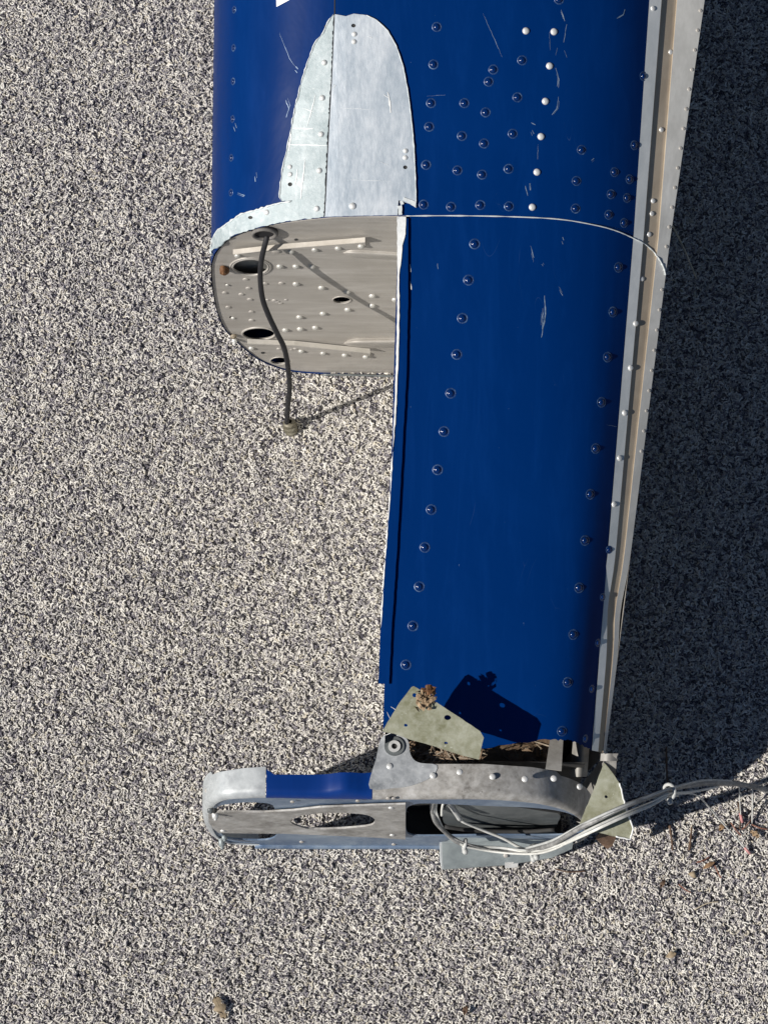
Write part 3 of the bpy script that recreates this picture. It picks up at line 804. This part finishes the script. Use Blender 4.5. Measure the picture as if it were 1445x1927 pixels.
idx = lambda u0, u1: [p for k, p in enumerate(cs) if u0 <= p.x <= u1 and p.y < 1520]
nose_part = [p for k, p in enumerate(cs) if (p.x <= 502 and p.y < 1594)]
flange('nose_flange', nose_part, metal('bright_aluminium', (.36, .38, .4), (.52, .55, .56), (.72, .75, .76), .2, (.4, .55), (1, 1, 1), 16, .15), label='bright bare flange round the rib nose')
mid = [Vector((501, 1497.1))] + idx(503, 698) + [Vector((700, 1500))]
flange('blue_flange', mid, M_glossblue, label='glossy blue painted flange with sun glint')
rt = [Vector((701, 1500))] + [p for k, p in enumerate(cs) if p.x > 702 and k > 30]
flange('tail_flange', rt, M_endrib, label='dirty grey riveted flange')
ZT = WY(740, 1500, YT).z
# lower flange stub (bluish strip under the plate)
tube('lower_bend', [WY(480, 1588, YT + 6), WY(600, 1589, YT + 6), WY(760, 1589, YT + 6), WY(850, 1590, YT + 6)], 9, M_over, erib, 8)
# lug with washer
lug = [tuple(p) for p in smooth_line([(696, 1484), (700, 1452), (707, 1430), (713, 1402), (718, 1388), (730, 1380), (745, 1379), (760, 1385), (769, 1397), (771, 1415), (778, 1429), (792, 1436), (822, 1440), (812, 1462), (775, 1478), (740, 1483)], 3, True)]
def planeZ(name, outer, holes, z, th, mat, parent, grid=0, label=None, tx=0.0, ty=0.0, c=(0, 0)):
    def fm(q):
        p = WZ(q.x, q.y, z); return WZ(q.x, q.y, z + tx * (q.x - c[0]) + ty * (q.y - c[1]))
    def bm(q, a): return a - Vector((0, 0, th))
    return slab(name, outer, holes, fm, bm, mat, parent, grid, False, label)
lg = planeZ('lug', lug, [circle(742, 1404, 5, 4.8, 14)], ZT + 3, 4, M_lug, erib, 12)
planeZ('washer', circle(742, 1404, 19, 18, 26), [circle(742, 1404, 6, 6, 14)], ZT + 6, 3, M_dark, erib)
planeZ('washer', circle(742, 1404, 11.5, 11, 22), [circle(742, 1404, 5.5, 5.5, 14)], ZT + 9, 3, M_rivet, erib)
planeZ('bushing', circle(742, 1404, 6.5, 6.4, 16), [], ZT + 4, 3, M_hole, erib)
R_fl = lathe_mesh('flange_rivet', [(5, 0), (4.6, 1.8), (3, 2.6), (.5, 2.9)], M_rivet, 12)
for q in [(118, 660), (340, 708), (476, 690), (645, 713), (810, 725), (958, 722)]:
    place(R_fl, 'rivet', WZ(*z4(*q), ZT + (2 if q[0] < 400 else 1 if q[0] < 700 else -7 if q[0] < 900 else -16)), Vector((0, 0, 1)), erib, 1.15)
place(R_fl, 'rivet', WZ(*z4(1090, 765), ZT - 60), Vector((.5, 0, 1)).normalized(), erib, 1.1)
planeZ('drilled_hole', circle(*z5(348, 305), 4.6, 4.6, 12), [], ZT + 6, .8, M_hole, erib)
place(R_webg, 'rivet', WZ(*z5(90, 368), ZT - 60), Vector((-.7, -.2, 1)).normalized(), erib, 1)
for q in [(1085, 462), (1092, 610), (172, 587)]:
    place(R_fl, 'rivet', WY(*z5(*q), YT - 4), Vector((0, -1, 0)), erib, .95)
for q in [(1070, 412), (1100, 412), (1100, 662), (600, 648), (905, 425), (550, 430)]:
    place(R_webg, 'rivet', WY(*z5(*q), YT - 2 + (3 if q[1] > 600 else 0)), Vector((0, -1, .3)).normalized(), erib, .7)
# nose bolts
nut(*z5(130, 495), 6, M_rivet, YT - 4, erib, 8); nut(*z5(105, 470), 6, M_dark, YT - 4, erib, 5); nut(*z5(125, 470), 5, M_hole, YT - 4, erib, 5)
nut(*z5(165, 635), 6, M_zinc, YT - 2, erib, 12); nut(*z5(180, 618), 5, M_zinc, YT - 2, erib, 6)

# inner sheets visible through the big opening
planeY('channel_web', [tuple(p) for p in smooth_line([z4(388, 905), z4(420, 850), z4(480, 812), z4(700, 845), z4(880, 880), z4(985, 905), z4(980, 945), z4(940, 982), z4(700, 988), z4(430, 970)], 3, True)],
       [], YT + 26, 4, M_dark, erib, label='dark grey curved channel inside the rib')
tube('channel_lip', [WY(*z4(470, 812), YT + 10), WY(*z4(640, 835), YT + 10), WY(*z4(860, 870), YT + 12), WY(*z4(1000, 890), YT + 14)], 5, M_hole, erib, 6)
tube('channel_lip', [WY(*z4(400, 970), YT + 12), WY(*z4(560, 990), YT + 8), WY(*z4(800, 995), YT + 8), WY(*z4(960, 985), YT + 8)], 4, M_hole, erib, 6)
mesh_obj('inner_wall', [Vector((WY(745, 1500, YT).x, YT + 70, ZT - 20)), Vector((WY(1105, 1500, YT).x, YT + 70, ZT - 40)), Vector((WY(1105, 1500, YT).x, YT + 70, 5)), Vector((WY(745, 1500, YT).x, YT + 70, 5))], [(3, 2, 1, 0)], M_hole, wing)  # near-black colour paints the shade behind the big opening
# grey channel resting on the carpet in front of the rib
def quadplate(name, pts, th, mat, parent, label=None):
    P = [WZ(u, v, z) for u, v, z in pts]; n = len(P)
    nn = (P[1] - P[0]).cross(P[2] - P[0]).normalized()
    if nn.dot(CAM - P[0]) < 0: nn = -nn; P.reverse()
    V = P + [p - nn * th for p in P]
    Fc = [tuple(range(n)), tuple(reversed(range(n, 2 * n)))] + [((i + 1) % n, i, i + n, (i + 1) % n + n) for i in range(n)]
    return mesh_obj(name, V, Fc, mat, parent, False, label)
quadplate('channel', [(827, 1587, 70), (833, 1586, 70), (835, 1634, 18), (831, 1637, 16), (828, 1622, 30)], 3, M_strip, erib)
quadplate('channel', [(831, 1584, 74), (960, 1575, 74), (1060, 1571, 74), (1078, 1586, 60), (1076, 1597, 46), (1038, 1614, 30), (990, 1622, 22), (947, 1628, 18), (833, 1636, 16)], 4, M_zinc, erib, 'light grey bent channel below the rib')
quadplate('channel_ledge', [(833, 1588, 77), (1000, 1578, 77), (1062, 1575, 77), (1040, 1563, 92), (935, 1566, 92), (860, 1570, 92)], 3, M_zinc, erib)
place(R_webg, 'rivet', WZ(*z4(712, 1118), 40), Vector((0, -.7, 1)).normalized(), erib, .8)
quadplate('bracket_tab', [(950, 1624, 24), (975, 1621, 24), (974, 1632, 12), (950, 1634, 12)], 3, M_rivet, erib)

# cavity between the torn skin and the flange: metal strips and litter
def strip3(name, pts, mat, th=3, par=wing):
    return quadplate(name, pts, th, mat, par)
zc = ZT + 8
M_dkm = metal('dull_inner_metal', (.18, .17, .155), (.27, .26, .24), (.4, .39, .37), .15, (.5, .6), (1, 1, 1), 26, .3)
strip3('stringer', [(1036, 1380, zc - 40), (1060, 1381, zc - 40), (1056, 1450, zc - 26), (1026, 1446, zc - 26)], M_dkm)
def curved(name, u0, u1, v0, v1, z, amp, mat):
    V, Fc = [], []; n = 10
    for i in range(n + 1):
        s_ = i / n; u = u0 + (u1 - u0) * s_
        for v in (v0, v1): V.append(WZ(u - (v - v0) * .08, v, z + amp * math.sin(math.pi * s_) - (v - v0) * .3))
    for i in range(n): Fc.append((2 * i, 2 * i + 1, 2 * i + 3, 2 * i + 2))
    return mesh_obj(name, V, Fc, mat, wing, True)
curved('stringer', 1078, 1110, 1388, 1462, zc - 85, 16, M_dkm)
curved('bent_tab', 1130, 1163, 1418, 1432, zc - 10, 7, M_dkm)
strip3('bent_tab', [(1137, 1418, zc - 4), (1163, 1418, zc - 4), (1160, 1424, zc - 6), (1158, 1460, zc - 50), (1142, 1462, zc - 50)], M_dkm)
shadow_fill = [t3, WY(1120, 1512, YT + 45), WY(1118, 1535, YT + 4)]
mesh_obj('rear_spar', [t3, shadow_fill[1], shadow_fill[2], Vector((shadow_fill[2].x - 12, shadow_fill[2].y, 8)), Vector((t3.x - 40, t3.y, 8))], [(0, 1, 2, 3, 4)], M_dkm, wing)  # spar extension added, nearly unseen, to fill the gap in the ground shadow
# inner rib, shade painted near-black, closing the view to the inside of the lower box
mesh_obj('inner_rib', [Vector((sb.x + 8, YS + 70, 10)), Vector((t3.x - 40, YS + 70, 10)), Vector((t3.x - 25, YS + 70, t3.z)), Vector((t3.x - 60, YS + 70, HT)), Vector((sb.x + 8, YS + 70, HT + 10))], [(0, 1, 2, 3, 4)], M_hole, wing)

# ------------------------------------------------------------------ green brackets
g1 = [(719, 1376), (749, 1326), (774, 1293), (778, 1291), (787, 1296), (816, 1318), (860, 1347), (903, 1376), (910, 1388), (907, 1400), (901, 1429), (880, 1424), (848, 1414), (810, 1402), (771, 1391), (742, 1380)]
ga = Ptop(842, 1350).z
zb = lambda u, v: 0
z_g = Ptop(800, 1340).z
bh = [circle(780, 1308, 4.3, 4.2, 12), circle(842, 1350, 6.5, 5, 14), circle(763.5, 1364.5, 3.5, 3, 10), circle(839, 1398, 3.8, 2.6, 10)]
# plate is roughly parallel to the skin, standing clear of it
RB = 96
def bracket_map(q):
    d = ray(q.x, q.y); off = RB
    k = (HN + off + SL * (CAM.y - YN) - CAM.z) / (d.z - SL * d.y); return CAM + d * k
br = slab('bracket', densify(g1, 9, .5), bh, bracket_map, lambda q, a: a - Vector((0, 0, 3)), M_green, wing, 14, False, 'olive green plate bracket bent up over the torn panel end')
# mud lump with leaf bits at the bracket top
def lump(name, u, v, off, r, mat, par, n=26):
    V, Fc = [], []
    for k in range(n):
        c = bracket_map(Vector((u + random.gauss(0, r * .45), v + random.gauss(0, r * .5)))) + Vector((0, 0, off + random.uniform(0, 8)))
        q = Matrix.Rotation(random.uniform(0, 6.28), 3, 'Z') @ Matrix.Rotation(random.uniform(-.9, .9), 3, 'X')
        l, w_ = random.uniform(4, 9), random.uniform(2, 4); s = len(V)
        for x, y_, z_ in ((-l, 0, 0), (-l * .3, w_, 1.5), (l * .5, w_ * .8, 1), (l, 0, -1), (l * .4, -w_, 1), (-l * .4, -w_ * .8, 2)): V.append(c + q @ Vector((x, y_, z_)))
        Fc += [(s, s + 1, s + 5), (s + 1, s + 2, s + 4, s + 5), (s + 2, s + 3, s + 4)]
    o = mesh_obj(name, V, Fc, mat, par, False); return o
M_wasp = metal('tan_mud', (.2, .13, .07), (.36, .25, .15), (.55, .42, .28), 0, (.7, .9), (1, 1, 1), 70, .6)
o = lump('leaf_scraps', 800, 1318, 2, 17, M_wasp, None, 60); o['kind'] = 'stuff'; o['label'] = 'clump of orange brown leaf scraps stuck on the green bracket'; o['category'] = 'leaf scraps'
o2 = lump('soil_crumbs', 808, 1300, 4, 9, M_brass, None, 16); o2['kind'] = 'stuff'; o2['label'] = 'dark crumbs of soil above the green bracket hole'; o2['category'] = 'soil crumbs'

g2 = [(1136, 1435), (1150, 1452), (1165, 1474), (1171, 1498), (1178, 1524), (1186, 1545), (1191, 1560), (1185, 1580), (1158, 1574), (1130, 1567), (1088, 1557), (1096, 1535), (1115, 1490)]
def b2map(q): return WZ(q.x, q.y, 405 - (q.y - 1435) * .5)
b2 = slab('bracket', densify(g2, 8, .7), [circle(1140, 1499, 3.2, 3.2, 10)], b2map, lambda q, a: a - Vector((0, 0, 4)), M_green, wing, 14, False, 'triangular olive green bracket at the rear corner')
pts = [b2map(Vector(q)) + Vector((0, 0, 1)) for q in densify(g2[2:9], 5, .8, False)]
tube('torn_edge', pts, 1.6, M_white, b2, 5, sm=1)
quadplate('bent_tab', [(1128, 1568, 130), (1160, 1572, 120), (1152, 1592, 90), (1142, 1598, 80), (1130, 1588, 90), (1120, 1578, 110)], 3, M_twig, wing)

# ------------------------------------------------------------------ wiring harness
har = thing('harness_root', 'x', 'x', (0, 0, 0)); bpy.data.objects.remove(har)
def path(pts): return [WZ(u, v, z) for u, v, z in pts]
main = [(816, 1506, 300), (813, 1522, 240), (817, 1540, 210), (828, 1556, 180), (848, 1575, 150), (873, 1589, 130), (917, 1597, 116), (969, 1602, 110), (1002, 1600, 170), (1040, 1588, 270), (1086, 1561, 362), (1149, 1530, 390),
        (1196, 1509, 380), (1252, 1489, 320), (1290, 1479, 260), (1330, 1474, 200), (1378, 1474, 130), (1419, 1481, 70), (1460, 1491, 20), (1560, 1510, 12)]
harness = tube('wiring_harness', path(main), lambda t_: (4.4 + .5 * math.sin(t_ * 60)) if t_ < .75 else 5.0 + .5 * math.sin(t_ * 70), M_cable, wing, 10, 'bundle of grey sleeved cable and white wires trailing off to the right')
def wire(pts, r=1.9, mat=M_wire, parent=None, name='wire'): return tube(name, path(pts), r, mat, parent or harness, 6)
wire([(838, 1502, 300), (832, 1518, 290), (831, 1535, 270)], 2.2)
wire([(840, 1502, 300), (850, 1520, 250), (864, 1540, 200), (872, 1547, 190), (910, 1563, 160), (947, 1578, 140), (976, 1594, 125), (1000, 1602, 122)], 2.6)
wire([(838, 1503, 305), (850, 1518, 262), (866, 1542, 215)], 5, M_tie)
wire([(870, 1592, 138), (930, 1603, 122), (1000, 1607, 165), (1045, 1597, 265), (1095, 1570, 356), (1160, 1541, 374), (1210, 1517, 350), (1252, 1499, 310), (1275, 1497, 280)], 2.2)
wire([(1000, 1603, 172), (1050, 1591, 282), (1110, 1560, 372), (1170, 1533, 384), (1220, 1512, 352), (1255, 1494, 322), (1300, 1490, 250), (1350, 1481, 175)], 2.2)
wire([(990, 1596, 168), (1040, 1581, 275), (1100, 1549, 376), (1160, 1522, 398), (1210, 1503, 372), (1256, 1485, 328), (1320, 1469, 220), (1375, 1470, 140)], 2.4, M_tie)
wire([(1260, 1496, 310), (1304, 1494, 240), (1330, 1515, 140), (1352, 1541, 80), (1380, 1572, 35), (1402, 1598, 12)], 1.5)
wire([(1400, 1595, 14), (1411, 1607, 10)], 2.6, M_pink, name='wire_tip')
wire([(1390, 1478, 110), (1391, 1505, 60), (1393, 1535, 14)], 1.3)
wire([(1392, 1530, 16), (1396, 1548, 10)], 3.0, M_pink, name='wire_tip')
wire([(1415, 1482, 75), (1415, 1515, 35), (1414, 1550, 9)], 1.3)
for k in range(5):
    o_ = (-7, -3.5, 4, 6.5, 8)[k]; q_ = random.uniform(-5, 6)
    wire([(818 + k, 1508, 292 - k * 5), (816 + k * 1.5, 1530, 225), (838 + o_ * .4, 1567 + o_ * .3, 160 + q_), (880, 1591 + o_ * .4, 134 + q_), (940, 1598 + q_, 122), (1000, 1602 + o_ * .5, 160), (1045, 1591 + o_ * .6, 268 + q_), (1100, 1560 + o_ * 1.5, 372 + q_), (1165, 1529 + o_ * 1.6, 392), (1225, 1505 + o_ * 1.4, 350), (1257, 1493 + o_ * .5, 318)], random.choice([1.3, 1.7, 2.0]), random.choice([M_wire, M_tie, M_cable]))
def tie(pt, dirn, r, par=harness):
    P = []; t_ = Vector(dirn).normalized(); a = t_.orthogonal().normalized(); b = t_.cross(a)
    for k in range(15):
        an = k / 14 * 6.283; P.append(Vector(pt) + (a * math.cos(an) + b * math.sin(an)) * r)
    tube('cable_tie', P, 3.4, M_tie, par, 6, sm=1, cap=False)
    me = lathe_mesh('tie_head', [(5, 0), (5.5, 5), (4, 9), (1, 10)], M_tie, 8)
    place(me, 'tie_head', Vector(pt) + Vector((0, -r, -2)), Vector((.2, -1, .3)).normalized(), par)
tie(WZ(874, 1589, 130), (1, -.2, -.2), 8.5); tie(WZ(1002, 1602, 142), (1, 0, .6), 10); tie(WZ(1258, 1490, 314), (1, .3, -1), 13)
tie(WZ(1008, 1599, 152), (1, .2, .9), 9)

# ------------------------------------------------------------------ litter inside the torn end
def litter():
    V, Fc = [], []
    for k in range(420):
        if random.random() < .85: u = random.uniform(772, 905); v = random.uniform(1396, 1442)
        else: u = random.uniform(905, 1025); v = random.uniform(1398, 1442)
        c = WZ(u, v, ZT - (random.uniform(24, 56) if u < 905 else random.uniform(75, 100)))
        q = Matrix.Rotation(random.uniform(0, 6.28), 3, 'Z') @ Matrix.Rotation(random.uniform(-.6, .6), 3, 'X')
        if k % 5: l, w_ = random.uniform(8, 24), random.uniform(.5, 1.3)
        else: l, w_ = random.uniform(5, 13), random.uniform(3, 7)
        s = len(V)
        for x, y_, z_ in ((-l, 0, 0), (-l * .3, w_, 2), (l * .5, w_ * .8, 1), (l, 0, -1), (l * .4, -w_, 1), (-l * .4, -w_ * .8, 2)): V.append(c + q @ Vector((x, y_, z_)))
        Fc += [(s, s + 1, s + 5), (s + 1, s + 2, s + 4, s + 5), (s + 2, s + 3, s + 4)]
    # bed
    s = len(V)
    V += [WZ(760, 1380, ZT - 58), WZ(900, 1380, ZT - 60), WZ(1040, 1380, ZT - 110), WZ(1040, 1460, ZT - 110), WZ(900, 1460, ZT - 60), WZ(760, 1460, ZT - 58)]; Fc += [(s, s + 5, s + 4, s + 1), (s + 1, s + 4, s + 3, s + 2)]
    o = mesh_obj('leaf_litter', V, Fc, metal('litter', (.10, .06, .035), (.24, .16, .10), (.5, .4, .29), 0, (.6, .8), (1, 1, 1), 45, .4))
    o.data.materials.append(M_lit2)
    for p in o.data.polygons[:-2]:
        if (p.index // 3) % 5 and (p.index // 3) % 2: p.material_index = 1
    o['kind'] = 'stuff'; o['label'] = 'dry twigs and leaf litter packed inside the torn wing end'; o['category'] = 'leaf litter'
litter()

# ------------------------------------------------------------------ litter lying on the carpet
def leaf(name, u, v, L, W_, ang, mat, label, cat, lobes=False, z=9, group=None, tri=False):
    c = WZ(u, v, z); V, Fc = [], []; n = 8
    if tri:
        V = [c + Vector(p) for p in ((-L, -W_ * .3, 0), (L * .2, -W_, 1), (L, -W_ * .6, 0), (L * .1, W_, 3))]; Fc = [(0, 1, 3), (1, 2, 3)]
        V = [c + Matrix.Rotation(ang, 3, 'Z') @ (p - c) for p in V]
    else:
        for i in range(n + 1):
            s_ = i / n; w_ = W_ * math.sin(math.pi * (s_ * .94 + .03)) ** .8 * ((1 + .45 * math.sin(s_ * 17)) if lobes else 1)
            x = (s_ - .5) * 2 * L; zz = 4 * math.sin(s_ * 3.1) 
            for y_, dz in ((-w_, 3 + random.uniform(0, 2)), (0, 0), (w_ * random.uniform(.75, 1.1), 4 + random.uniform(0, 2))):
                V.append(c + Matrix.Rotation(ang, 3, 'Z') @ Vector((x, y_, zz + dz)))
        for i in range(n):
            for j in (0, 1): Fc.append((i * 3 + j, i * 3 + j + 1, (i + 1) * 3 + j + 1, (i + 1) * 3 + j))
    o = mesh_obj(name, V, Fc, mat, None, True)
    so_ = o.modifiers.new('thickness', 'SOLIDIFY'); so_.thickness = .8 * S
    o['label'] = label; o['category'] = cat
    if group: o['group'] = group
    return o
leaf('dry_leaf', 414, 1897, 22, 10, 2.0, M_tanleaf, 'curled tan dry leaf lying on the carpet near the bottom edge', 'leaf', True)
leaf('dry_leaf', 875, 1902, 9, 5, 1.3, M_twig, 'small dark brown leaf crumb at the bottom centre of the carpet', 'leaf')
leaf('dry_leaf', 1333, 1629, 13, 4.5, .5, M_leaf, 'reddish brown leaf on the carpet below the wiring', 'leaf')
leaf('dry_leaf', 1303, 1645, 9, 7, -.3, M_tanleaf, 'small pale olive triangular leaf scrap on the carpet below the wiring', 'leaf', tri=True)
leaf('dry_leaf', 1419, 1571, 10, 5, -.7, M_wasp, 'orange tan leaf at the right edge of the carpet', 'leaf', True)
leaf('dry_leaf', 1357, 1557, 8, 5, .9, M_leaf, 'small brown leaf scrap under the loose thin wire', 'leaf')
leaf('dry_leaf', 1262, 1798, 10, 6, .3, M_tanleaf, 'faded leaf scrap on the carpet low at the right', 'leaf')
leaf('dry_leaf', 1246, 1664, 9, 4, 1.0, M_twig, 'dark leaf crumb below the twig pair', 'leaf')
M_needle = metal('red_brown_needle', (.13, .05, .035), (.22, .09, .06), (.32, .16, .11), 0, (.6, .8), (1, 1, 1), 60, .2)
def stick(name, pts, r, mat, label, cat='twig', group=None):
    o = tube(name, path(pts), r, mat, None, 6); o['label'] = label; o['category'] = cat
    if group: o['group'] = group
    return o
stick('twig', [(1259, 1552, 10), (1263, 1578, 12), (1265, 1601, 9)], lambda t_: 2.8 * (1 - .5 * t_) * (1 + .25 * math.sin(t_ * 23)), M_twig, 'short brown twig, left of the pair below the wiring bundle')
stick('twig', [(1301, 1556, 10), (1299, 1578, 12), (1296, 1600, 9)], lambda t_: 2.9 * (.55 + .45 * t_) * (1 + .25 * math.sin(t_ * 19)), M_twig, 'short dark twig, right of the pair below the wiring bundle')
stick('twig', [(1253, 1405, 10), (1254, 1450, 14), (1257, 1500, 10)], 1.8, M_twig, 'thin dark twig standing in the shadow above the cable tie')
stick('twig', [(1045, 1635, 9), (1070, 1641, 11), (1102, 1639, 9)], 1.4, M_twig, 'thin reddish twig on the carpet below the grey channel')
stick('grass_stem', [(1258, 412, 110), (1285, 465, 75), (1310, 525, 40)], 1.8, M_straw, 'thin dry straw leaning on the wing edge in the shadow', 'straw')
stick('twig', [(1306, 1712, 9), (1330, 1700, 11), (1352, 1697, 9)], 1.2, M_straw, 'pale thin stalk on the carpet at the lower right')
stick('twig', [(1388, 1510, 9), (1392, 1540, 11), (1391, 1560, 9)], 1.6, M_twig, 'thin dark twig lying beside the hanging wire ends')

for k, (u, v, a, l) in enumerate([(1384, 1560, .9, 15), (1404, 1552, -.8, 13), (1428, 1556, .3, 16), (1350, 1640, 1.1, 14), (1322, 1618, -.4, 13), (1288, 1672, .6, 14)]):
    o = stick('pine_needle', [(u - l * math.cos(a), v - l * math.sin(a), 9), (u, v + 1.5, 11), (u + l * math.cos(a), v + l * math.sin(a), 9)], 1.4, M_needle,
              ['reddish needle between the two loose wire tips', 'reddish needle just right of the hanging wire tip', 'reddish needle nearest the right edge of the carpet',
               'brown needle beside the reddish brown leaf', 'brown needle just above the olive leaf scrap', 'lowest brown needle, beside the dark leaf crumb'][k], 'needle', 'needles scattered below the wiring')
